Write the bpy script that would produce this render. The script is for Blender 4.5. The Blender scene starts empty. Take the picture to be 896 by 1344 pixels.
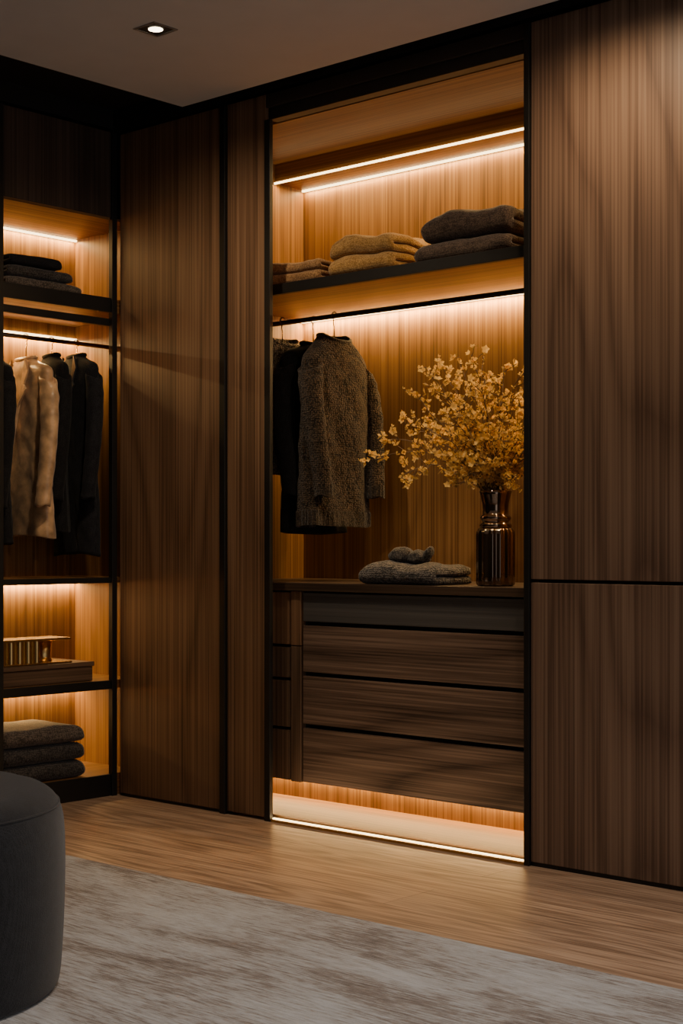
import bpy, math, random
from mathutils import Vector, noise
random.seed(7)
C = bpy.context.scene.collection
PI = math.pi

# ------------------------------------------------------------------ materials
def newmat(name):
    m = bpy.data.materials.new(name); m.use_nodes = True
    nt = m.node_tree; b = nt.nodes['Principled BSDF']
    return m, nt, b
def N(nt, t, **kw):
    n = nt.nodes.new(t)
    for k, v in kw.items():
        if k.startswith('i_'):
            n.inputs[k[2:].replace('_', ' ')].default_value = v
        else: setattr(n, k, v)
    return n
def ramp(nt, stops):
    r = nt.nodes.new('ShaderNodeValToRGB'); e = r.color_ramp.elements
    while len(e) > 1: e.remove(e[-1])
    e[0].position = stops[0][0]; e[0].color = (*stops[0][1], 1)
    for p, c in stops[1:]:
        x = e.new(p); x.color = (*c, 1)
    return r
def coords(nt, scale, rot=(0,0,0)):
    tc = nt.nodes.new('ShaderNodeTexCoord'); mp = nt.nodes.new('ShaderNodeMapping')
    mp.inputs['Scale'].default_value = scale; mp.inputs['Rotation'].default_value = rot
    nt.links.new(tc.outputs['Object'], mp.inputs['Vector']); return mp
def wood(name, dark, mid, light, axis='z', rough=.45, s=1.0, rings=16, contrast=1.0, cath=.14, fine=125, al2=.7):
    m, nt, b = newmat(name); L = nt.links.new
    def sc(ac, al):
        v = [ac*s]*3; v['xyz'.index(axis)] = al*s; return v
    # long arched figure: contour lines of a slow stretched noise, sharpened into thin dark growth lines
    m1 = coords(nt, sc(2.2, .30)); n1 = N(nt, 'ShaderNodeTexNoise', i_Scale=1.0, i_Detail=1.0, i_Distortion=.15)
    L(m1.outputs[0], n1.inputs['Vector'])
    mu = N(nt, 'ShaderNodeMath', operation='MULTIPLY'); mu.inputs[1].default_value = rings*4.5
    L(n1.outputs['Fac'], mu.inputs[0])
    sn = N(nt, 'ShaderNodeMath', operation='SINE'); L(mu.outputs[0], sn.inputs[0])
    mr = N(nt, 'ShaderNodeMapRange'); mr.inputs['From Min'].default_value = -1; L(sn.outputs[0], mr.inputs['Value'])
    pw = N(nt, 'ShaderNodeMath', operation='POWER'); pw.inputs[1].default_value = .45; L(mr.outputs[0], pw.inputs[0])
    m2 = coords(nt, sc(fine, al2)); n2 = N(nt, 'ShaderNodeTexNoise', i_Scale=1.0, i_Detail=2.5, i_Roughness=.6); L(m2.outputs[0], n2.inputs['Vector'])
    m3 = coords(nt, sc(30, .4)); n3 = N(nt, 'ShaderNodeTexNoise', i_Scale=1.0, i_Detail=5.0); L(m3.outputs[0], n3.inputs['Vector'])
    a = N(nt, 'ShaderNodeMath', operation='MULTIPLY'); a.inputs[1].default_value = cath; L(pw.outputs[0], a.inputs[0])
    c = N(nt, 'ShaderNodeMath', operation='MULTIPLY_ADD'); c.inputs[1].default_value = .85; L(n2.outputs['Fac'], c.inputs[0]); L(a.outputs[0], c.inputs[2])
    d = N(nt, 'ShaderNodeMath', operation='MULTIPLY_ADD'); d.inputs[1].default_value = .16; L(n3.outputs['Fac'], d.inputs[0]); L(c.outputs[0], d.inputs[2])
    w = .19/contrast; ctr = .505+cath*.70
    r = ramp(nt, [(ctr-w, dark), (ctr, mid), (ctr+w, light)]); L(d.outputs[0], r.inputs[0])
    L(r.outputs[0], b.inputs['Base Color'])
    b.inputs['Roughness'].default_value = rough; b.inputs['Specular IOR Level'].default_value = .35
    bp = N(nt, 'ShaderNodeBump'); bp.inputs['Strength'].default_value = .08; bp.inputs['Distance'].default_value = .002
    L(n2.outputs['Fac'], bp.inputs['Height']); L(bp.outputs[0], b.inputs['Normal'])
    return m
def plain(name, col, rough=.5, metal=0, var=.15, scale=8, bump=0, bscale=200):
    m, nt, b = newmat(name); L = nt.links.new
    mp = coords(nt, (scale,)*3); n = N(nt, 'ShaderNodeTexNoise', i_Scale=1.0, i_Detail=4.0); L(mp.outputs[0], n.inputs['Vector'])
    r = ramp(nt, [(.3, tuple(c*(1-var) for c in col)), (.7, tuple(min(1, c*(1+var)) for c in col))]); L(n.outputs['Fac'], r.inputs[0])
    L(r.outputs[0], b.inputs['Base Color']); b.inputs['Roughness'].default_value = rough; b.inputs['Metallic'].default_value = metal
    if bump:
        mp2 = coords(nt, (bscale,)*3); n2 = N(nt, 'ShaderNodeTexNoise', i_Scale=1.0, i_Detail=3.0); L(mp2.outputs[0], n2.inputs['Vector'])
        bp = N(nt, 'ShaderNodeBump'); bp.inputs['Strength'].default_value = bump; bp.inputs['Distance'].default_value = .003
        L(n2.outputs['Fac'], bp.inputs['Height']); L(bp.outputs[0], b.inputs['Normal'])
    return m
def knit(name, dark, light, scale=110, strength=.8, dist=.006, stretch=(1,1,1), sheen=.2):
    m, nt, b = newmat(name); L = nt.links.new
    mp = coords(nt, tuple(scale*q for q in stretch)); v = N(nt, 'ShaderNodeTexVoronoi', i_Scale=1.0, i_Randomness=.6); L(mp.outputs[0], v.inputs['Vector'])
    mp2 = coords(nt, (40,)*3); n = N(nt, 'ShaderNodeTexNoise', i_Scale=1.0, i_Detail=5.0); L(mp2.outputs[0], n.inputs['Vector'])
    ad = N(nt, 'ShaderNodeMath', operation='MULTIPLY_ADD'); ad.inputs[1].default_value = .6; L(n.outputs['Fac'], ad.inputs[0])
    iv = N(nt, 'ShaderNodeMath', operation='SUBTRACT'); iv.inputs[0].default_value = .8; L(v.outputs['Distance'], iv.inputs[1]); L(iv.outputs[0], ad.inputs[2])
    r = ramp(nt, [(.40, dark), (1.0, light)]); L(ad.outputs[0], r.inputs[0])
    L(r.outputs[0], b.inputs['Base Color']); b.inputs['Roughness'].default_value = .9
    b.inputs['Specular IOR Level'].default_value = .15
    b.inputs['Sheen Weight'].default_value = sheen
    bp = N(nt, 'ShaderNodeBump'); bp.inputs['Strength'].default_value = strength; bp.inputs['Distance'].default_value = dist
    L(iv.outputs[0], bp.inputs['Height']); L(bp.outputs[0], b.inputs['Normal'])
    return m
def emit(name, col, s):
    m, nt, b = newmat(name)
    b.inputs['Base Color'].default_value = (*col, 1); b.inputs['Emission Color'].default_value = (*col, 1); b.inputs['Emission Strength'].default_value = s
    return m
def petal_mat(name, col, var):
    m = plain(name, col, .6, var=var, scale=40); nt = m.node_tree; L = nt.links.new
    b = nt.nodes['Principled BSDF']; out = nt.nodes['Material Output']
    src = b.inputs['Base Color'].links[0].from_socket
    tr = N(nt, 'ShaderNodeBsdfTranslucent'); L(src, tr.inputs['Color'])
    mx = N(nt, 'ShaderNodeMixShader'); mx.inputs[0].default_value = .45
    L(b.outputs[0], mx.inputs[1]); L(tr.outputs[0], mx.inputs[2]); L(mx.outputs[0], out.inputs['Surface'])
    return m

WAL = wood('walnut_vertical', (.075,.039,.021), (.165,.090,.049), (.255,.147,.082), 'z')
WALR = wood('walnut_vertical_warm', (.088,.051,.034), (.170,.104,.069), (.245,.158,.107), 'z')
WALI = wood('walnut_interior', (.115,.052,.017), (.225,.110,.037), (.32,.168,.060), 'z', cath=.08)
WALX = wood('walnut_interior_long', (.115,.052,.017), (.225,.110,.037), (.32,.168,.060), 'x', cath=.08)
WALY = wood('walnut_interior_cross', (.115,.052,.017), (.225,.110,.037), (.32,.168,.060), 'y', cath=.08)
DRW = wood('drawer_walnut', (.042,.027,.020), (.112,.073,.053), (.20,.135,.10), 'x', rough=.4, cath=.20, rings=18, fine=130, al2=1.5)
DRV = wood('drawer_walnut_upright', (.050,.030,.020), (.105,.065,.042), (.175,.110,.072), 'z', rough=.4)
DRG = wood('drawer_slate', (.045,.043,.041), (.070,.066,.064), (.10,.094,.090), 'x', rough=.35, contrast=.7)
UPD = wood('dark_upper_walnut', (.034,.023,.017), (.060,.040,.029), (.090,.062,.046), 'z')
CNT = wood('counter_wood', (.03,.019,.013), (.062,.039,.026), (.10,.064,.042), 'x', rough=.4)
BOXW = wood('storage_box_wood', (.05,.030,.018), (.11,.064,.036), (.17,.10,.058), 'y', rough=.4)
BLK = plain('black_metal', (.012,.011,.010), .45, .2)
BLKM = plain('black_matte', (.010,.009,.008), .7)
DKP = plain('dark_panel', (.028,.020,.015), .6)
CEIL = plain('ceiling_plaster', (.58,.585,.60), .9, var=.02, bump=.03, bscale=60)
WALLM = plain('dark_wall', (.05,.045,.04), .9)
BRASS = plain('brass', (.62,.40,.15), .25, 1.0, var=.1)
STEEL = plain('lamp_trim', (.35,.34,.33), .35, .8)
BRONZE = plain('dark_bronze', (.16,.10,.05), .25, 1.0)
LED = emit('led_diffuser', (1,.72,.34), 7)
LENS = emit('lamp_lens', (1,.82,.55), 10)

def floor_mat():
    m, nt, b = newmat('oak_floor'); L = nt.links.new
    br = N(nt, 'ShaderNodeTexBrick', i_Scale=1.0); br.offset = .37
    br.inputs['Brick Width'].default_value = 2.2; br.inputs['Row Height'].default_value = .24; br.inputs['Mortar Size'].default_value = .0015
    br.inputs['Mortar Smooth'].default_value = .3
    br.inputs['Color1'].default_value = (.86,.86,.86,1); br.inputs['Color2'].default_value = (1.12,1.10,1.07,1); br.inputs['Mortar'].default_value = (.42,.38,.35,1)
    mp = coords(nt, (1,1,1)); L(mp.outputs[0], br.inputs['Vector'])
    m1 = coords(nt, (.5,7,1)); n1 = N(nt, 'ShaderNodeTexNoise', i_Scale=1.0, i_Detail=2.0, i_Distortion=.4); L(m1.outputs[0], n1.inputs['Vector'])
    mu = N(nt, 'ShaderNodeMath', operation='MULTIPLY'); mu.inputs[1].default_value = 70; L(n1.outputs['Fac'], mu.inputs[0])
    sn = N(nt, 'ShaderNodeMath', operation='SINE'); L(mu.outputs[0], sn.inputs[0])
    a = N(nt, 'ShaderNodeMath', operation='MULTIPLY'); a.inputs[1].default_value = .10; L(sn.outputs[0], a.inputs[0])
    m2 = coords(nt, (3.5,110,1)); n2 = N(nt, 'ShaderNodeTexNoise', i_Scale=1.0, i_Detail=4.0); L(m2.outputs[0], n2.inputs['Vector'])
    c = N(nt, 'ShaderNodeMath', operation='ADD'); L(n2.outputs['Fac'], c.inputs[0]); L(a.outputs[0], c.inputs[1])
    r = ramp(nt, [(.3, (.20,.122,.078)), (.5, (.35,.232,.155)), (.72, (.50,.35,.245))]); L(c.outputs[0], r.inputs[0])
    mx = N(nt, 'ShaderNodeMix', data_type='RGBA', blend_type='MULTIPLY'); mx.inputs[0].default_value = 1
    L(r.outputs[0], mx.inputs[6]); L(br.outputs['Color'], mx.inputs[7]); L(mx.outputs[2], b.inputs['Base Color'])
    b.inputs['Roughness'].default_value = .42; b.inputs['Specular IOR Level'].default_value = .4
    bp = N(nt, 'ShaderNodeBump'); bp.inputs['Strength'].default_value = .1; bp.inputs['Distance'].default_value = .002
    L(n2.outputs['Fac'], bp.inputs['Height']); L(bp.outputs[0], b.inputs['Normal'])
    return m
FLOOR = floor_mat()
def rug_mat():
    m, nt, b = newmat('rug_pile'); L = nt.links.new
    m1 = coords(nt, (1.5,4.6,1)); n1 = N(nt, 'ShaderNodeTexNoise', i_Scale=1.0, i_Detail=12.0, i_Roughness=.74, i_Distortion=.35); L(m1.outputs[0], n1.inputs['Vector'])
    m2 = coords(nt, (12,115,1)); n2 = N(nt, 'ShaderNodeTexNoise', i_Scale=1.0, i_Detail=4.0, i_Roughness=.7); L(m2.outputs[0], n2.inputs['Vector'])
    a = N(nt, 'ShaderNodeMath', operation='MULTIPLY_ADD'); a.inputs[1].default_value = .70; L(n2.outputs['Fac'], a.inputs[0]); L(n1.outputs['Fac'], a.inputs[2])
    r = ramp(nt, [(.66, (.16,.115,.088)), (.79, (.31,.26,.225)), (.85, (.45,.43,.42)), (1.02, (.60,.605,.62))]); L(a.outputs[0], r.inputs[0])
    L(r.outputs[0], b.inputs['Base Color']); b.inputs['Roughness'].default_value = .85; b.inputs['Sheen Weight'].default_value = .3
    b.inputs['Specular IOR Level'].default_value = .2
    bp = N(nt, 'ShaderNodeBump'); bp.inputs['Strength'].default_value = 1.0; bp.inputs['Distance'].default_value = .012
    L(n2.outputs['Fac'], bp.inputs['Height']); L(bp.outputs[0], b.inputs['Normal'])
    return m
RUG = rug_mat()

# ------------------------------------------------------------------ mesh builder
class MB:
    def __init__(s): s.v = []; s.f = []
    def box(s, x0, x1, y0, y1, z0, z1):
        n = len(s.v)
        s.v += [(x,y,z) for z in (z0,z1) for y in (y0,y1) for x in (x0,x1)]
        s.f += [tuple(n+i for i in q) for q in ((0,2,3,1),(4,5,7,6),(0,1,5,4),(2,6,7,3),(0,4,6,2),(1,3,7,5))]
        return s
    def rings(s, R, cap0=True, cap1=True):
        n = len(s.v); k = len(R[0])
        for r in R: s.v += [tuple(p) for p in r]
        for i in range(len(R)-1):
            for j in range(k):
                a = n+i*k+j; b = n+i*k+(j+1)%k
                s.f.append((a, b, b+k, a+k))
        if cap0: s.f.append(tuple(n+j for j in range(k-1,-1,-1)))
        if cap1: s.f.append(tuple(n+(len(R)-1)*k+j for j in range(k)))
        return s
    def lathe(s, prof, c=(0,0,0), seg=48):
        return s.rings([[(c[0]+r*math.cos(2*PI*j/seg), c[1]+r*math.sin(2*PI*j/seg), c[2]+z) for j in range(seg)] for r, z in prof])
    def tube(s, pts, rad, seg=10):
        pts = [Vector(p) for p in pts]
        if not isinstance(rad, (list, tuple)): rad = [rad]*len(pts)
        R = []; up = Vector((.13,.21,1)).normalized()
        for i, p in enumerate(pts):
            t = (pts[min(i+1, len(pts)-1)]-pts[max(i-1, 0)])
            t = t.normalized() if t.length > 0 else Vector((0,0,1))
            u = t.cross(up)
            if u.length < .05: u = t.cross(Vector((1,0,0)))
            u.normalize(); w = t.cross(u)
            R.append([p+rad[i]*(math.cos(2*PI*j/seg)*u+math.sin(2*PI*j/seg)*w) for j in range(seg)])
        return s.rings(R)
    def build(s, name, mat, parent=None, loc=None, smooth=False, bevel=0, sub=0):
        base = parent['_b'] if parent is not None and '_b' in parent.keys() else (0,0,0)
        v = [(p[0]-base[0], p[1]-base[1], p[2]-base[2]) for p in s.v]
        me = bpy.data.meshes.new(name); me.from_pydata(v, [], s.f); me.update()
        import bmesh
        bm = bmesh.new(); bm.from_mesh(me); bmesh.ops.recalc_face_normals(bm, faces=bm.faces); bm.to_mesh(me); bm.free()
        if smooth:
            for p in me.polygons: p.use_smooth = True
        me.materials.append(mat)
        o = bpy.data.objects.new(name, me); C.objects.link(o)
        if parent is not None: o.parent = parent
        if loc: o.location = loc
        if bevel:
            b = o.modifiers.new('bevel', 'BEVEL'); b.width = bevel; b.segments = 2; b.limit_method = 'ANGLE'
        if sub:
            b = o.modifiers.new('sub', 'SUBSURF'); b.levels = sub; b.render_levels = sub
        return o
def thing(name, label, cat, base=(0,0,0), rotz=0, group=None, world=True):
    o = bpy.data.objects.new(name, None); C.objects.link(o); o.empty_display_size = .05
    o.location = base; o.rotation_euler = (0,0,rotz); o['label'] = label; o['category'] = cat
    if group: o['group'] = group
    if world: o['_b'] = list(base)
    return o
def struct(o): o['kind'] = 'structure'; return o
def tag(o, label, cat, group=None):
    o['label'] = label; o['category'] = cat
    if group: o['group'] = group
    return o
def B(*a): return MB().box(*a)

# ------------------------------------------------------------------ setting
struct(B(-2.7,3.6,-5.2,.8,-.06,0).build('floor', FLOOR))
struct(B(-1.55,3.6,-5.2,-.10,2.75,2.80).build('ceiling', CEIL))
struct(B(-2.7,3.6,-5.2,.8,2.86,2.92).build('ceiling_recess', BLKM))
struct(B(-2.7,3.6,.72,.8,0,2.86).build('wall_back', WALLM))
struct(B(-2.7,-2.56,-5.2,.72,0,2.86).build('wall_left', WALLM))
struct(B(-2.7,3.6,-5.28,-5.2,0,2.86).build('wall_front', WALLM))
struct(B(-2.56,2.0,.0,.03,2.765,2.86).build('trim_1', BLKM))
struct(B(-2.56,-2.09,-3.0,.0,2.78,2.86).build('trim_2', BLKM))
struct(B(.030,1.6,.032,.045,0,2.86).build('seam_light_blocker', BLKM))  # added black backing, stops wardrobe light leaking through the panel seam

# ------------------------------------------------------------------ sliding doors and panels
t = thing('sliding_door', 'wide tall walnut door left of the open wardrobe, beside the left shelving', 'door', (-1.745,0,0), group='walnut doors')
B(-2.045,-1.437,0,.03,.012,2.75).build('door_panel', WAL, t, bevel=.002)
t = thing('sliding_door', 'narrow tall walnut door strip between two black posts', 'door', (-1.295,0,0), group='walnut doors')
B(-1.40,-1.192,-.002,.028,.012,2.75).build('door_panel', WAL, t, bevel=.002)
t = thing('wall_panel', 'large upper walnut panel right of the open wardrobe, above the dark seam', 'panel', (.7,0,.933), group='walnut wall panels')
B(.024,1.5,-.004,.03,.933,2.745).build('panel_board', WALR, t, bevel=.002)
t = thing('wall_panel', 'lower walnut panel right of the open wardrobe, below the dark seam', 'panel', (.7,0,.0), group='walnut wall panels')
B(.024,1.5,-.004,.03,.014,.922).build('panel_board', WALR, t, bevel=.002)
B(.024,1.5,.002,.028,0,.014).build('plinth', BLK, t)
t = thing('opening_surround', 'black metal posts and header bordering the lit wardrobe opening', 'metal surround', (-.6,0,0))
B(-1.19,-1.160,-.012,.006,0,2.65).build('post', BLK, t, bevel=.002)
B(-1.434,-1.403,-.014,.05,0,2.75).build('post', BLK, t, bevel=.002)
B(.0,.022,-.012,.06,0,2.745).build('post', BLK, t, bevel=.002)
B(-1.403,.0,.0,.03,2.70,2.75).build('header', DKP, t, bevel=.002)
B(-1.19,.0,.012,.06,2.655,2.70).build('header', BLK, t, bevel=.002)
B(-1.16,.0,-.008,.030,0,.010).build('floor_track', BRASS, t)
B(-1.16,.0,.004,.014,.010,.013).build('led_strip', LED, t)
B(-2.045,-1.437,.004,.026,0,.010).build('floor_track', BLK, t)

# ------------------------------------------------------------------ main wardrobe
XL, XR, YB = -1.647, .40, .69
t = thing('wardrobe', 'deep open walnut wardrobe with glowing shelves and hanging rail', 'wardrobe', (-.62,.38,0))
B(XL-.02,XR+.02,YB,YB+.02,0,2.67).build('back_panel', WALI, t)
B(XL-.02,XL,.07,YB,0,2.67).build('side_panel', WALI, t)
B(XR,XR+.02,.07,YB,0,2.67).build('side_panel', WALI, t)
B(XL,XR,.07,YB,2.655,2.675).build('top_panel', WALX, t)
B(XL,XR,.515,YB,2.575,2.655).build('light_valance', WALX, t, bevel=.001)
B(XL,XR,.509,.515,2.570,2.578).build('led_strip', LED, t)
B(XL,XR,.680,.688,2.566,2.574).build('led_strip', LED, t)
sh = B(XL,XR,.10,YB,2.012,2.040).build('shelf', WALX, t)
B(XL,XR,.078,.10,2.004,2.044).build('shelf_edge', BLK, sh, bevel=.001).location = (.62,-.38,0)
B(XL,XR,.672,.688,2.000,2.011).build('led_strip', LED, t)
m = MB().tube([(XL,.37,1.950),(XR,.37,1.950)], .010, 16); m.build('hanging_rail', BLK, t, smooth=True)
B(XL,XR,.032,YB,0,.020).build('base_board', WALX, t)
B(XL,XR,.385,.40,.020,.137).build('toe_panel', WALI, t)
B(XL,XR,.37,.384,.128,.136).build('led_strip', LED, t)

t = thing('drawer_chest', 'wide chest of dark walnut drawers built into the wardrobe', 'drawers', (-.62,.38,.137))
B(XL,XR,.145,.68,.138,.868).build('body', BLKM, t)
for i, (z0, z1) in enumerate([(.141,.347),(.363,.545),(.561,.737),(.753,.862)]):
    B(-1.112,XR-.01,.120,.145,z0,z1).build('drawer', DRG if i == 3 else DRW, t, bevel=.0015)
for i, (z0, z1) in enumerate([(.141,.332),(.344,.522),(.534,.650),(.662,.862)]):
    B(XL+.01,-1.180,.118,.145,z0,z1).build('drawer', WAL if i == 3 else DRV, t, bevel=.0015)
B(-1.172,-1.122,.116,.145,.660,.866).build('divider', WAL, t, bevel=.001)
B(-1.172,-1.122,.116,.145,.138,.656).build('divider', DRV, t, bevel=.001)
t = B(XL+.001,XR-.001,.098,.685,.869,.900).build('countertop', CNT, bevel=.002)
tag(t, 'dark wooden countertop above the wardrobe drawers holding the vase', 'countertop')

# ------------------------------------------------------------------ left shelving unit
XF, XB, Y0, Y1 = -2.07, -2.52, -.575, .14
t = thing('open_shelving', 'open walnut shelving on the left wall lit from behind', 'shelving', (-2.3,-.2,0))
B(XB-.02,XB,Y0,Y1,0,2.75).build('back_panel', WALI, t)
B(XB,XF,Y1,Y1+.018,0,2.75).build('side_panel', WALI, t)
B(XB,XF,Y0-.02,Y0,0,2.75).build('side_panel', WALI, t)
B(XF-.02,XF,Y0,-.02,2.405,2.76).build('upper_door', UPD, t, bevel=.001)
B(XB,XF-.005,Y0,Y1,2.395,2.405).build('top_board', WALY, t)
def lshelf(z0, z1, m=WALY):
    s_ = B(XB,XF-.015,Y0,Y1,z0,z1-.001).build('shelf', m, t)
    B(XF-.015,XF,Y0,-.02,z0,z1).build('shelf_edge', BLK, s_, bevel=.001).location = (2.3,.2,0)
lshelf(2.010,2.070); lshelf(.885,.908); lshelf(.444,.480); lshelf(.0,.09)
B(XF-.012,XF+.012,-.030,-.004,0,2.76).build('post', BLK, t, bevel=.001)
B(XF-.012,XF+.012,-.605,-.572,0,2.76).build('post', BLK, t, bevel=.001)
B(XF-.03,XF-.01,Y0,-.02,1.955,1.985).build('rail_cover', BLK, t, bevel=.001)
MB().tube([(-2.29,Y0,1.90),(-2.29,Y1,1.90)], .009, 16).build('hanging_rail', BRONZE, t, smooth=True)
for z in (2.385, 1.947, .875, .434):
    B(XB+.002,XB+.012,Y0,Y1,z,z+.008).build('led_strip', LED, t)
t = thing('shelving_side_cabinet', 'dark cabinet front at the far left edge of the photo', 'cabinet', (-2.3,-1.2,0))
B(XB,XF,-1.8,-.606,0,2.76).build('body', BLKM, t)

# ------------------------------------------------------------------ downlights
def downlight(x, y, label):
    t = thing('downlight', label, 'ceiling light', (x,y,2.75), group='recessed square downlights')
    a = .052; b_ = .044; c_ = .024
    m = MB()
    m.box(x-a,x+a,y-a,y-b_,2.7465,2.7499); m.box(x-a,x+a,y+b_,y+a,2.7465,2.7499)
    m.box(x-a,x-b_,y-b_,y+b_,2.7465,2.7499); m.box(x+b_,x+a,y-b_,y+b_,2.7465,2.7499)
    m.build('trim_ring', STEEL, t)
    B(x-b_,x+b_,y-b_,y+b_,2.7485,2.7498).build('baffle', DKP, t)
    MB().lathe([(.001,-.0015),(c_,-.0015),(c_,.0),(.001,.0)], (x,y,2.7485), 24).build('lens', LENS, t)
def spot(x, y, z, W, ang=80, tgt=None, col=(1,.78,.52), blend=.7, r=.03):
    l = bpy.data.lights.new('spot_lamp', 'SPOT'); l.energy = W; l.spot_size = math.radians(ang); l.spot_blend = blend; l.color = col; l.shadow_soft_size = r
    o = bpy.data.objects.new('spot_lamp', l); C.objects.link(o); o.location = (x,y,z)
    if tgt: o.rotation_euler = (Vector(tgt)-Vector((x,y,z))).to_track_quat('-Z','Y').to_euler()
    return o
for (x, y, W, ang, tg, col, bl, lab) in [
        (-.944,-.767,58,130,(-1.45,-.15,.5),(1,.78,.54),1.0,'small square ceiling downlight glowing above the wide left door'),
        (.42,-.45,44,165,(.42,-.38,0),(1,.74,.48),.8,'square ceiling downlight over the right walnut panel'),
        (-.20,-.95,44,44,(-.50,.25,1.35),(1,.80,.54),1.0,'added unseen ceiling downlight brightening the flowers from the front'),  # added out of view to light the bouquet from the front
        (.75,-1.9,62,110,None,(1,.93,.86),1.0,'square ceiling downlight over the rug'),
        (1.9,-1.2,62,110,None,(1,.89,.78),1.0,'added unseen ceiling downlight for room fill beyond the right edge'),  # added fill lamp out of view on the right
        (1.7,-3.0,45,110,None,(1,.93,.86),1.0,'added unseen ceiling downlight for room fill near the camera')]:  # extra fill for the room, unseen, above the camera side
    downlight(x, y, lab); spot(x, y, 2.735, W, ang, tg, blend=bl, col=col)

def strip(x, y, z, lx, ly, W, rot=(0,0,0), col=(1,.63,.24)):
    l = bpy.data.lights.new('strip_lamp', 'AREA'); l.shape = 'RECTANGLE'; l.size = lx; l.size_y = ly; l.energy = W; l.color = col
    o = bpy.data.objects.new('strip_lamp', l); C.objects.link(o); o.location = (x,y,z); o.rotation_euler = rot
XC = (XL+XR)/2; LX = XR-XL-.02
strip(XC,.510,2.568,LX,.005,9)
strip(XC,.676,2.564,LX,.006,9)
strip(XC,.670,1.999,LX,.008,26)
strip(XC,.376,.127,LX,.008,13)
strip(-.58,.009,.0135,1.14,.008,1.2,(PI,0,0),(1,.7,.4))
YC = (Y0+Y1)/2; LY = Y1-Y0-.02
for z, w in ((2.384,5),(1.946,8.5),(.874,5.5),(.433,5)):
    strip(XB+.016,YC,z,.008,LY,w)

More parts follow.
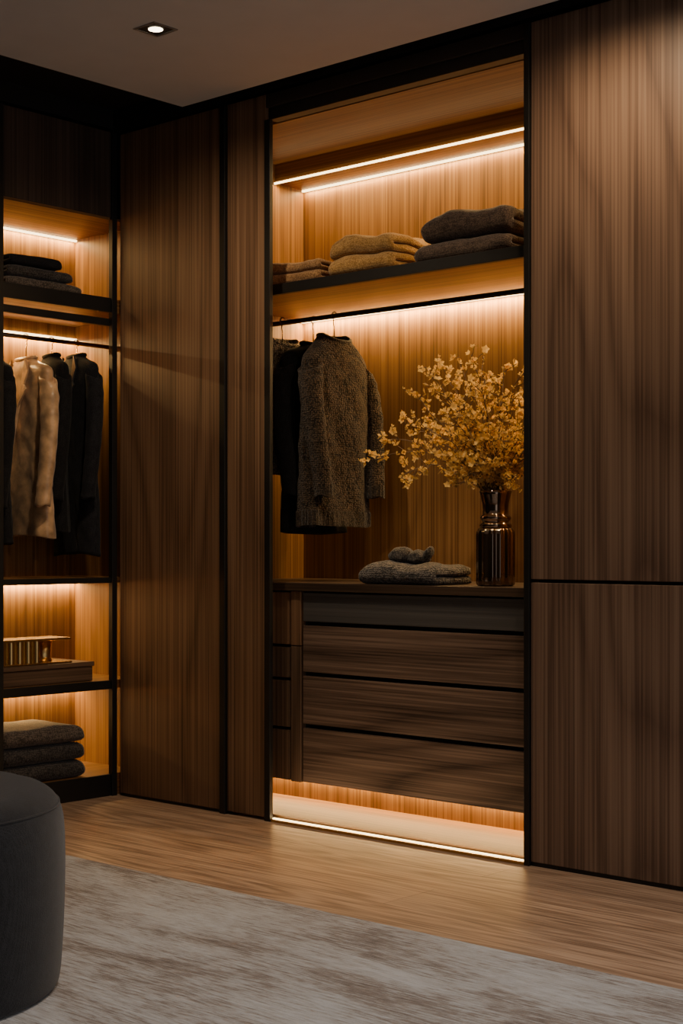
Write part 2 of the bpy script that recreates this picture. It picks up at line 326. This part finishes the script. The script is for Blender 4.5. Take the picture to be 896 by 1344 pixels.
# ------------------------------------------------------------------ garments
def interp(P, z):
    for i in range(len(P)-1):
        if z <= P[i][0] and z >= P[i+1][0]:
            t_ = (P[i][0]-z)/(P[i][0]-P[i+1][0]+1e-9)
            return [P[i][k]+(P[i+1][k]-P[i][k])*t_ for k in range(1, len(P[i]))]
    return list(P[-1][1:])
def garment(name, label, cat, loc, rotz, mat, L=.72, ws=1.0, ts=1.0, seed=0, sl=.60, lapel=None, buttons=None, group=None, hem=1.0, square=False, rib=None, slf=0.0):
    t = thing(name, label, cat, loc, rotz, group, world=False)
    if square:
        P = [(.014,.058,.044),(.0,.066,.048),(-.014,.104,.054),(-.026,.148,.060),(-.038,.176,.064),(-.055,.188,.068),(-.10,.182,.074),
             (-.20,.168,.076),(-.36,.154*hem,.064),(-.55,.175*hem,.074),(-L,.192*hem,.080)]
    else:
        P = [(.004,.072,.050),(-.008,.082,.055),(-.030,.104,.058),(-.056,.132,.060),(-.080,.156,.063),(-.106,.171,.067),(-.16,.174,.072),
             (-.26,.170,.076),(-.42,.174*hem,.074),(-L,.180*hem,.074)]
    z0 = P[0][0]
    seg = 96; R = []; zs = []
    z = z0
    while z > -L: zs.append(z); z -= .006 if z > -.13 else .014
    zs.append(-L)
    def ring(z, a, b, k, ribs=0):
        fr = min(1, max(0, -z-.08)/(L-.08)); out = []
        for j in range(seg):
            an = 2*PI*j/seg; c, s = math.cos(an), math.sin(an); e = .72
            x = a*abs(c)**e*math.copysign(1,c); y = b*abs(s)**.85*math.copysign(1,s)
            f = 1+.12*fr*math.sin(5*an+seed*1.7)+.07*fr*math.sin(9*an+seed*2.3+z*3)
            up = min(1, max(0,-z)*12)
            nz = noise.noise(Vector((x*9+seed*7, y*9, z*5)))*.012*up+noise.noise(Vector((x*22+z*18, y*20+seed, z*9)))*.006*up
            y2 = y*f+nz*math.copysign(1, s)
            rk = k*(1+ribs*(j%2))
            dip = -.028*max(0,-s)*max(0, 1+ (z-z0)/.05) if not square else 0
            out.append((x*ws*rk, y2*ts*rk, z+dip-.006*abs(c)*fr+.006*fr*math.sin(2*an+seed)))
        return out
    R.append(ring(-.05, .045, .030, 1))
    R.append(ring(z0-.006, P[0][1], P[0][2], .92))
    for z in zs:
        a, b = interp(P, z); R.append(ring(z, a, b, 1))
    a, b = P[-1][1:]; R.append(ring(-L-.002, a, b, .94)); R.append(ring(-L+.10, a, b, .88))
    MB().rings(R).build('torso', mat, t, smooth=True)
    if rib:
        R = []
        for z in (-L+.05, -L+.045, -L+.02, -L-.004, -L-.010, -L-.010, -L+.03):
            k = 1.012 if z != -L+.05 else 1.0
            if len(R) == 5: k = .93
            if len(R) == 6: k = .90
            R.append(ring(z, a, b, k, .022))
        MB().rings(R).build('hem_band', rib, t)
    for sd in (-1, 1):
        if square: pts = [(.145,0,-.065,.040),(.170,-.002,-.085,.052),(.192,-.010,-.16,.055),(.206,-.024,-.29,.051),(.206,-.040,-.42,.048),(.200,-.054,-.52,.045),(.194,-.062,-sl,.044)]
        else: pts = [(.128,0,-.105,.044),(.154,-.008,-.135,.054),(.172,-.024,-.21,.052),(.180,-.040,-.31,.048),(.176,-.054,-.42,.044),(.166,-.064,-.52,.041),(.158,-.068,-sl,.039)]
        pts = [(p[0],p[1]-slf*(i/6),)+p[2:] for i, p in enumerate(pts)]
        R = []; n = 54
        for i in range(n+1):
            u = i/n*(len(pts)-1); k = min(int(u), len(pts)-2); q = u-k
            p = [pts[k][m_]+(pts[k+1][m_]-pts[k][m_])*q for m_ in range(4)]
            rr = p[3]*(1+.03*math.sin(i*.9+seed+sd)+.06*noise.noise(Vector((i*.25, seed, sd))))
            if i == 0: rr *= .5
            tl = .9*max(0, 1-u/1.6)
            R.append([(sd*(p[0]+rr*.80*math.cos(2*PI*j/28))*ws, (p[1]+rr*1.05*math.sin(2*PI*j/28))*ts, p[2]-tl*rr*math.cos(2*PI*j/28)
                      + .004*math.sin(3*2*PI*j/28+i*.5)) for j in range(28)])
        last = R[-1]; cx = sum(p[0] for p in last)/28; cy = sum(p[1] for p in last)/28
        R.append([(cx+(p[0]-cx)*.85, cy+(p[1]-cy)*.85, p[2]-.001) for p in last])
        R.append([(cx+(p[0]-cx)*.8, cy+(p[1]-cy)*.8, p[2]+.05) for p in last])
        so = MB().rings(R).build('sleeve', mat, t, smooth=True)
        if rib:
            R = []
            for dz, k in ((.045,1.0),(.043,1.03),(.0,1.02),(-.004,1.0),(-.004,.84),(.03,.8)):
                R.append([(cx+(p[0]-cx)*k*(1+.05*(j%2)), cy+(p[1]-cy)*k*(1+.05*(j%2)), p[2]+dz) for j, p in enumerate(last)])
            MB().rings(R).build('cuff', rib, so)
    pts = []
    for i in range(37):
        a_ = 2*PI*i/36; s_ = math.sin(a_)
        if square: pts.append((.062*math.cos(a_)*ws, .047*s_*ts, z0-.002-.008*max(0,-s_)))
        else: pts.append((.072*abs(math.cos(a_))**.72*math.copysign(1,math.cos(a_))*ws, .050*abs(s_)**.85*math.copysign(1,s_)*ts, z0-.001-.028*max(0,-s_)))
    MB().tube(pts, .008, 10).build('collar', rib or mat, t, smooth=True)
    if lapel:
        for sd in (-1, 1):
            m = MB(); yf = -.070*ts
            m.rings([[(sd*.054*ws,yf+.014,.004),(sd*.004*ws,yf-.016,-.36),(sd*.052*ws,yf-.022,-.20),(sd*.104*ws,yf-.012,-.125),(sd*.078*ws,yf-.006,-.105),(sd*.096*ws,yf+.002,-.05)],
                     [(sd*.054*ws,yf+.004,.008),(sd*.004*ws,yf-.024,-.36),(sd*.055*ws,yf-.031,-.20),(sd*.108*ws,yf-.021,-.125),(sd*.080*ws,yf-.015,-.105),(sd*.098*ws,yf-.006,-.05)]])
            m.build('lapel', lapel, t, bevel=.001)
    if buttons:
        for k in range(2):
            MB().tube([(.0,-.064*ts,-.40-.10*k),(0,-.092*ts,-.40-.10*k)], .009, 12).build('button', buttons, t)
    return t
def hanger(label, x, y, z, zr, rotz, mat, wire, ws=1.0):
    t = thing('clothes_hanger', label, 'hanger', (x,y,z), rotz, 'clothes hangers', world=False)
    pts = [((i/10-1)*.120*ws, 0, -.080+.055*(1-abs(i/10-1)**1.2)-.012) for i in range(21)]
    MB().tube(pts, [.006+.003*(1-abs(i/10-1)) for i in range(21)], 10).build('shoulder_bar', mat, t, smooth=True)
    h = zr-z; r = .0135; hp = [(0,0,-.03),(0,0,h-.045),(0,.004,h-.030)]
    for i in range(10):
        a = -PI*.45+PI*1.25*i/9
        hp.append((0, .0+r*math.cos(a), h+r*math.sin(a)*1.0))
    MB().tube(hp, .0022, 8).build('hook', wire, t, smooth=True)

TWEED = knit('tweed', (.006,.0045,.003), (.092,.058,.032), 165, 1.0, .007, (1,1,.75), sheen=.12)
RIBM = knit('tweed_rib', (.007,.005,.004), (.060,.040,.024), 170, .8, .004)
TWEED2 = knit('tweed_grey', (.03,.022,.016), (.34,.25,.16), 100, 1.0, .008, (1,1,2.0))
WOOLB = knit('black_wool', (.006,.006,.006), (.020,.019,.020), 300, .3, .002, sheen=.04)
WOOLN = knit('navy_wool', (.008,.008,.010), (.026,.026,.029), 300, .3, .002, sheen=.05)
SATN = plain('dark_satin', (.034,.032,.034), .35)
SUEDE = plain('tan_satin', (.52,.315,.155), .32, var=.5, scale=16, bump=.9, bscale=24)
SUEDE.node_tree.nodes['Principled BSDF'].inputs['Sheen Weight'].default_value = .2
G = 'clothes hanging in the main wardrobe'
garment('knit_jacket', 'dark brown flecked knit jacket hanging nearest the flowers', 'jacket', (-1.165,.355,1.865), PI/2, TWEED, L=.735, ws=.96, seed=1, group=G, hem=1.06, rib=RIBM, slf=.015, sl=.63)
garment('suit_jacket', 'black jacket hanging directly behind the brown flecked jacket', 'jacket', (-1.305,.385,1.840), PI/2+.03, WOOLB, L=.745, ws=.96, ts=.80, seed=2, lapel=SATN, group=G, square=True)
garment('knit_sweater', 'grey brown textured sweater at the left end of the main rail', 'sweater', (-1.42,.325,1.872), PI/2-.03, TWEED2, L=.54, ws=1.08, ts=.75, seed=3, sl=.46, group=G)
for x, y, z, r, l in ((-1.165,.355,1.865,PI/2,'hanger holding the brown flecked jacket'),(-1.305,.385,1.840,PI/2+.03,'hanger holding the black jacket behind the brown flecked one'),(-1.42,.325,1.872,PI/2-.03,'hanger holding the grey brown sweater')):
    hanger(l, x, y, z, 1.950, r, BLK, BRONZE)
G = 'clothes hanging on the left shelving rail'
for nm, lab, y, z, mat, L_, lp, ws_, hm, TH, bt in (
        ('suit_jacket', 'dark jacket hanging rightmost on the left rail', -.035, 1.835, WOOLN, .83, SATN, .98, 1.0, -.22, BRONZE),
        ('suit_jacket', 'black jacket hanging between the tan jacket and the rightmost dark one', -.165, 1.825, WOOLB, .72, None, .76, .9, -.27, None),
        ('satin_jacket', 'mottled tan satin jacket on the left rail', -.295, 1.800, SUEDE, .72, SUEDE, 1.05, 1.0, -.13, None),
        ('long_coat', 'black coat at the far left end of the left rail', -.455, 1.790, WOOLB, .74, WOOLB, .86, 1.0, -.25, None)):
    garment(nm, lab, 'coat' if 'coat' in nm else 'jacket', (-2.29,y,z), TH, mat, L=L_, ws=ws_, ts=.62, seed=int(-y*100), lapel=lp, group=G, hem=hm, square=True, buttons=bt)
    hanger('wooden hanger holding the ' + lab.split(' hanging')[0].split(' on the')[0].split(' at the')[0] + (' rightmost on the left rail' if y > -.1 else ' on the left rail'), -2.29, y, z, 1.90, TH, CNT, BRASS, .8)

# ------------------------------------------------------------------ folded clothes
def folded(name, label, cat, x, y, z, w, d, h, plies, mat, rotz=0, group=None, seed=0, soft=1.0):
    # one cloth folded back and forth on itself: an S-shaped ribbon running across the pile
    t = thing(name, label, cat, (x,y,z), rotz, group, world=False)
    s = h/plies; path = []
    yf, yb = -d/2+s*.5, d/2-s*.5
    for k in range(plies):
        zc = s*(k+.5); a, b = (yb, yf) if k % 2 == 0 else (yf, yb)
        for i in range(13): path.append((a+(b-a)*i/12, zc))
        if k < plies-1:
            yc = b; sg = -1 if k % 2 == 0 else 1
            for i in range(1, 8):
                an = PI*i/8; path.append((yc+sg*s*.5*math.sin(an), zc+s*.5-s*.5*math.cos(an)))
    nx = 30; R = []
    nrm = []
    for i in range(len(path)):
        p0 = path[max(0,i-1)]; p1 = path[min(len(path)-1,i+1)]
        ty, tz = p1[0]-p0[0], p1[1]-p0[1]; l = math.hypot(ty, tz) or 1
        nrm.append((-tz/l, ty/l))
    for ix in range(nx+1):
        u = ix/nx*2-1; e = 1-abs(u); tk = s*.5*(.99 if e > .10 else .62+.37*math.sqrt(max(0, e/.10)))
        px = u*w/2; a_, b_ = [], []
        for (py, pz), (ny, nz_) in zip(path, nrm):
            for L_, sg in ((a_, 1), (b_, -1)):
                yy, zz = py+ny*tk*sg, pz+nz_*tk*sg
                fr = max(0, zz)/h
                yy *= 1+.05*noise.noise(Vector((px*8+seed, zz*30, seed)))-.03*fr
                xx = px*(1+.05*noise.noise(Vector((yy*9, zz*25, seed+3.3)))-.02*fr)
                dz = (noise.noise(Vector((xx*7+seed*3, yy*8, seed)))*.020+noise.noise(Vector((xx*22, yy*22, seed)))*.005)*soft*fr
                dz -= .014*soft*fr*abs(u)**4
                L_.append((xx, yy, max(zz+dz, .0003)))
        R.append(a_+b_[::-1])
    MB().rings(R).build('folded_cloth', mat, t, smooth=True)
    return t
RUST = knit('rust_wool', (.15,.075,.028), (.42,.24,.10), 190, .5, .003)
MUST = knit('ochre_wool', (.24,.125,.032), (.54,.32,.11), 180, .6, .004)
BRN = knit('dark_brown_wool', (.036,.023,.016), (.14,.095,.068), 190, .6, .004)
CHR = knit('charcoal_wool', (.024,.022,.021), (.17,.145,.125), 130, 1.0, .006)
GRY = knit('grey_wool', (.05,.040,.032), (.20,.155,.12), 150, .6, .004)
DRK = knit('dark_wool', (.020,.018,.017), (.10,.085,.075), 150, .6, .004)
G = 'folded clothes on the upper shelf'
ZS = 2.0445
folded('folded_sweater', 'rust brown folded sweater lying flat at the left of the upper shelf', 'sweater', -1.22,.25,ZS,.40,.27,.088,4,RUST,group=G,seed=1,soft=.8)
folded('folded_sweater', 'ochre brown folded sweater in the middle of the upper shelf', 'sweater', -.815,.25,ZS,.31,.27,.142,4,MUST,group=G,seed=2,soft=1.3)
folded('folded_blanket', 'flat dark brown blanket under the thicker one on the upper shelf', 'blanket', -.345,.26,ZS,.42,.30,.066,2,BRN,group=G,seed=3,soft=.5)
folded('folded_blanket', 'thick dark brown folded blanket on top of the flat one', 'blanket', -.335,.255,ZS+.070,.38,.27,.098,2,BRN,group=G,seed=6,soft=1.1)
folded('folded_sweater', 'charcoal knitted sweater folded on the countertop', 'sweater', -.655,.245,.9005,.35,.24,.076,2,CHR,seed=5,soft=1.2)
t = thing('rolled_scarf', 'small dark knotted scarf lying on the folded charcoal sweater', 'scarf', (-.645,.215,.972), .2, world=False)
def blob(cx, cy, cz, rx, ry, rz, sd=0, nz=.12):
    m = MB(); R = []
    for a in range(15):
        ph = -PI/2+PI*a/14; R.append([])
        for b in range(24):
            an = 2*PI*b/24; p = Vector((math.cos(ph)*math.cos(an), math.cos(ph)*math.sin(an), math.sin(ph)))
            k = 1+nz*noise.noise(p*1.8+Vector((sd*5,0,0)))
            R[-1].append((cx+rx*p.x*k, cy+ry*p.y*k, cz+rz*p.z*k))
    return m.rings(R)
blob(-.050,0,.032,.050,.040,.034,1).build('roll', DRK, t, smooth=True)
blob(.020,0,.026,.042,.038,.028,2,.3).build('knot', DRK, t, smooth=True)
m = MB(); m.rings([[(.02,-.010,.010),(.02,.010,.010),(.02,.010,.028),(.02,-.010,.028)],[(.052,-.028,.016),(.052,.028,.016),(.052,.028,.054),(.052,-.028,.054)],[(.080,-.038,.026),(.080,.038,.022),(.076,.038,.088),(.076,-.038,.080)]])
m.build('tail', DRK, t, smooth=True, sub=2)
G = 'folded clothes on the left top shelf'
for i, (lab, mt) in enumerate([('grey folded sweater, bottom of the pile on the left top shelf', GRY),('dark folded sweater, middle of the pile on the left top shelf', DRK),('black folded sweater, top of the pile on the left top shelf', WOOLN)]):
    folded('folded_sweater', lab, 'sweater', -2.27,-.33-.02*i,2.070+.046*i,.38-.06*i,.30,.042,2,mt,rotz=PI/2,group=G,seed=10+i,soft=.3)
G = 'folded clothes in the bottom left compartment'
for i, lab in enumerate(['bottom folded charcoal sweater in the lowest left compartment','middle folded charcoal sweater in the lowest left compartment','top folded grey sweater in the lowest left compartment']):
    folded('folded_sweater', lab, 'sweater', -2.27,-.34,.0905+.073*i,.41-.01*i,.32,.070,2,GRY if i == 2 else DRK,rotz=PI/2,group=G,seed=20+i,soft=.3)

# ------------------------------------------------------------------ box and brass pieces
t = thing('storage_box', 'flat dark wooden box on the left middle shelf', 'box', (-2.28,-.31,.480))
B(-2.44,-2.115,-.54,-.088,.4805,.540).build('box_body', BOXW, t, bevel=.002)
B(-2.445,-2.110,-.545,-.083,.5415,.560).build('lid', BOXW, t, bevel=.002)
t = thing('brass_box', 'small ribbed brass box with an overhanging flat top on the wooden box', 'brass box', (-2.2,-.36,.5605))
m = B(-2.26,-2.150,-.53,-.335,.5675,.656)
for k in range(5):
    y = -.515+.0415*k; m.tube([(-2.150,y,.568),(-2.150,y,.655)], .015, 16)
m.build('box_body', BRASS, t, smooth=False)
MB().tube([(-2.20,-.275,.5675),(-2.20,-.275,.59),(-2.20,-.275,.656)], [.036,.030,.036], 32).build('side_post', BRASS, t, smooth=True)
B(-2.27,-2.125,-.54,-.190,.656,.665).build('top_plate', BRASS, t, bevel=.003)
B(-2.27,-2.125,-.54,-.185,.5606,.5675).build('base_plate', BRASS, t, bevel=.002)

# ------------------------------------------------------------------ vase
def vase_mat():
    m, nt, b = newmat('smoked_glass')
    mp = coords(nt, (30,30,2)); n = N(nt, 'ShaderNodeTexNoise', i_Scale=1.0); nt.links.new(mp.outputs[0], n.inputs['Vector'])
    r = ramp(nt, [(.3,(.10,.062,.038)),(.7,(.28,.18,.11))]); nt.links.new(n.outputs['Fac'], r.inputs[0]); nt.links.new(r.outputs[0], b.inputs['Base Color'])
    b.inputs['Metallic'].default_value = .95; b.inputs['Roughness'].default_value = .05; b.inputs['Coat Weight'].default_value = 1.0
    return m
VM = vase_mat()
VX, VY = -.285, .225
t = thing('vase', 'dark bronze glass vase with ribbed neck on the countertop', 'vase', (VX,VY,.9005), world=False)
def flute(prof, amp, k, seg=144):
    return MB().rings([[(r*(1-amp*(.5+.5*math.cos(k*2*PI*j/seg)))*math.cos(2*PI*j/seg), r*(1-amp*(.5+.5*math.cos(k*2*PI*j/seg)))*math.sin(2*PI*j/seg), z) for j in range(seg)] for r, z in prof])
flute([(.001,0),(.058,0),(.066,.004),(.0685,.012),(.0685,.05),(.0685,.10),(.0685,.178),(.067,.190),(.060,.201),(.052,.207),(.001,.207)], .07, 14).build('vase_body', VM, t, smooth=True)
MB().lathe([(.050,.200),(.055,.204),(.0580,.211),(.055,.218),(.048,.222),(.047,.226),(.053,.231),(.0555,.238),(.053,.245),(.047,.249),(.045,.266),(.047,.290),(.054,.318),(.058,.332),(.055,.333),(.050,.320),(.043,.290),(.041,.262),(.041,.230),(.001,.225)], seg=64).build('vase_neck', VM, t, smooth=True)

PET = petal_mat('yellow_petals', (.82,.52,.165), .32)
PET2 = petal_mat('olive_leaves', (.40,.25,.075), .35)
STEM = plain('twig_bark', (.14,.085,.040), .8, var=.3, scale=60)
def petal(m, p, dirv, nrm, l, w):
    dirv = dirv.normalized(); side = dirv.cross(nrm)
    if side.length < .01: side = dirv.cross(Vector((1,0,.3)))
    side.normalize(); up = side.cross(dirv)
    n = len(m.v)
    for a, b_, c_ in ((0,0,0),(.35,.34,.06),(.62,.5,.14),(1,0,.08),(.62,-.5,.14),(.35,-.34,.06),(.45,0,-.05)):
        m.v.append(tuple(p+dirv*l*a+side*w*b_+up*l*c_))
    m.f += [(n,n+1,n+6),(n+1,n+2,n+6),(n+2,n+3,n+6),(n+3,n+4,n+6),(n+4,n+5,n+6),(n+5,n,n+6)]
E = Vector((.92,.39,0)); F = Vector((-.39,.92,0))
def rv(): return Vector((random.gauss(0,1), random.gauss(0,1), random.gauss(0,1))).normalized()
def branch(e, f, h, mid=None, dens=1.0, label=None):
    lab = label or 'twig covered in small yellow blossoms standing in the bronze vase'
    t = thing('flowering_branch', lab, 'flowers', (VX,VY,1.13), group='flowering branches in the bronze vase', world=False)
    a0 = random.uniform(0, 6.28); p0 = Vector((.012*math.cos(a0), .012*math.sin(a0), 0.0)); h -= .01
    p1 = Vector((0,0,.13))+E*e*.04+F*f*.04
    p3 = E*e+F*f+Vector((0,0,h))
    p2 = (p1+p3)/2+Vector((0,0,.06)) if mid is None else E*mid[0]+Vector((0,0,mid[1]))
    stem = MB(); pet = MB(); lf = MB(); path = []
    for i in range(25):
        u = i/24; q = (1-u)**3*p0+3*(1-u)**2*u*p1+3*(1-u)*u*u*p2+u**3*p3
        if u > .3: q = q+Vector((noise.noise(q*9), noise.noise(q*9+Vector((7,0,0))), noise.noise(q*9+Vector((0,9,0)))))*.02
        path.append(q)
    stem.tube(path, [.0034*(1-.6*i/24) for i in range(25)], 6)
    def blossom(p, s=1.0):
        ax = (rv()*.8+Vector((.3,-.6,.3))).normalized()
        s1 = ax.cross(rv()).normalized(); s2 = ax.cross(s1)
        k = random.choice((3,4,5)); l = random.uniform(.010,.020)*s; ph = random.random()*6; cupv = random.uniform(.3,1.3)
        for j in range(k):
            an = ph+2*PI*j/k; petal(pet, p, s1*math.cos(an)+s2*math.sin(an)+ax*cupv, ax, l, l*.66)
    for i in range(6, 25):
        p = path[i]
        if p.z < .12: continue
        tv = (path[min(i+1,24)]-path[i-1]).normalized()
        for _ in range(1 if random.random() < .80*dens else 0):
            dd = (tv*.7+rv()*.9+Vector((0,0,.15))).normalized(); ln = random.uniform(.03,.095)*(1.1-.3*i/24)
            tw = [p+dd*ln*k/4+rv()*.003*(k > 0) for k in range(5)]
            stem.tube(tw, [.0018,.0016,.0014,.0012,.001], 5)
            for k in range(2, 5):
                if random.random() < .80: blossom(tw[k]+rv()*.005)
                if random.random() < .55: petal(lf, tw[k], rv()+dd*.5, rv(), random.uniform(.015,.030), .011)
        if random.random() < .6: blossom(p+rv()*.006)
    stem.build('stem', STEM, t, smooth=True); pet.build('blossoms', PET, t); lf.build('leaves', PET2, t)
K = 1/356.0
ends = [(562,486,0),(600,474,.08),(628,478,-.06),(655,488,.06),(684,500,-.05),(705,530,.05),(722,570,-.02),(545,518,-.05),(560,555,.10),(530,556,.02),
        (585,510,-.1),(615,506,.12),(645,520,-.12),(675,548,.12),(600,552,-.12),(632,556,-.15),(665,580,-.14),(700,600,.02),(572,596,-.10),(610,602,-.13),(720,540,.1),(655,606,-.13),(690,565,-.13),
        (585,488,-.04),(640,502,-.08),(565,565,-.1),(665,520,-.1),(625,535,-.14),(598,575,.05),(640,590,.08),(680,590,.10),(615,560,.0),
        (604,622,-.05),(636,628,-.09),(668,626,-.08),(694,622,.0),(590,605,.04)]
for (u, v, f) in ends:
    branch((u-650)*K, f, (645-v)*K+.11)
branch((522-650)*K, -.02, (628-645)*-K+.11, mid=(-.22,.26), label='drooping twig of yellow blossoms leaning left low over the counter')
branch((486-650)*K, .02, (645-606)*K+.11, mid=(-.20,.34), dens=.8, label='longest arching twig reaching furthest left from the vase')
branch((508-650)*K, .0, (645-578)*K+.11, mid=(-.20,.30), dens=.9, label='arching twig just above the longest left twig')

# ------------------------------------------------------------------ rug and ottoman
tag(B(-1.55,2.6,-3.6,-.93,0,.010).build('area_rug', RUG, bevel=.003), 'pale grey rug with distressed brown pattern on the wood floor', 'rug')
OX, OY = -.294, -2.181
VEL = knit('charcoal_felt', (.011,.011,.013), (.032,.033,.038), 420, .35, .002, sheen=.2)
t = thing('ottoman', 'round charcoal upholstered ottoman standing on the rug', 'ottoman', (OX,OY,.0102), world=False)
prof = [(.38,.0),(.402,.004),(.412,.02),(.418,.08),(.423,.18),(.425,.27),(.424,.345),(.420,.395),(.411,.426),(.394,.449),(.364,.465),(.31,.474),(.24,.479),(.16,.482),(.08,.483),(.02,.483)]
seg = 128
def oring(r, z, amp): return [((r-amp*max(0,math.cos(4*2*PI*j/seg+.5))**30)*math.cos(2*PI*j/seg), (r-amp*max(0,math.cos(4*2*PI*j/seg+.5))**30)*math.sin(2*PI*j/seg), z) for j in range(seg)]
fine = []
for i in range(len(prof)-1):
    for k in range(4):
        q = k/4; a = prof[max(i-1,0)]; b = prof[i]; c = prof[i+1]; d = prof[min(i+2,len(prof)-1)]
        def cr(n_): return .5*(2*b[n_]+(c[n_]-a[n_])*q+(2*a[n_]-5*b[n_]+4*c[n_]-d[n_])*q*q+(3*b[n_]-a[n_]-3*c[n_]+d[n_])*q**3)
        fine.append((cr(0), max(0, cr(1))))
fine.append(prof[-1])
MB().rings([oring(r, z, .008*max(0, min(1, (z-.05)/.1))*max(0, min(1, (r-.2)/.15))) for r, z in fine]).build('cushion_body', VEL, t, smooth=True)
MB().tube([(.409*math.cos(2*PI*i/128), .409*math.sin(2*PI*i/128), .428) for i in range(129)], .0036, 8).build('piping', VEL, t, smooth=True)
MB().lathe([(.02,.0),(.37,.0),(.395,.006),(.37,.012),(.02,.012)], seg=96).build('base_ring', BLKM, t, smooth=True)

# ------------------------------------------------------------------ world, camera
w = bpy.data.worlds.new('world'); bpy.context.scene.world = w; w.use_nodes = True
bg = w.node_tree.nodes['Background']; bg.inputs[0].default_value = (.78,.78,.81,1); bg.inputs[1].default_value = .60
cam = bpy.data.cameras.new('camera'); co = bpy.data.objects.new('camera', cam); C.objects.link(co)
cam.sensor_fit = 'VERTICAL'; cam.sensor_height = 36; cam.sensor_width = 24; cam.lens = 2000/1344*36
cam.shift_y = 41/1344
co.location = (2.876,-4.105,1.05); co.rotation_euler = (PI/2, 0, math.radians(131.9-90))
bpy.context.scene.camera = co
for o in list(bpy.data.objects):
    if '_b' in o.keys(): del o['_b']
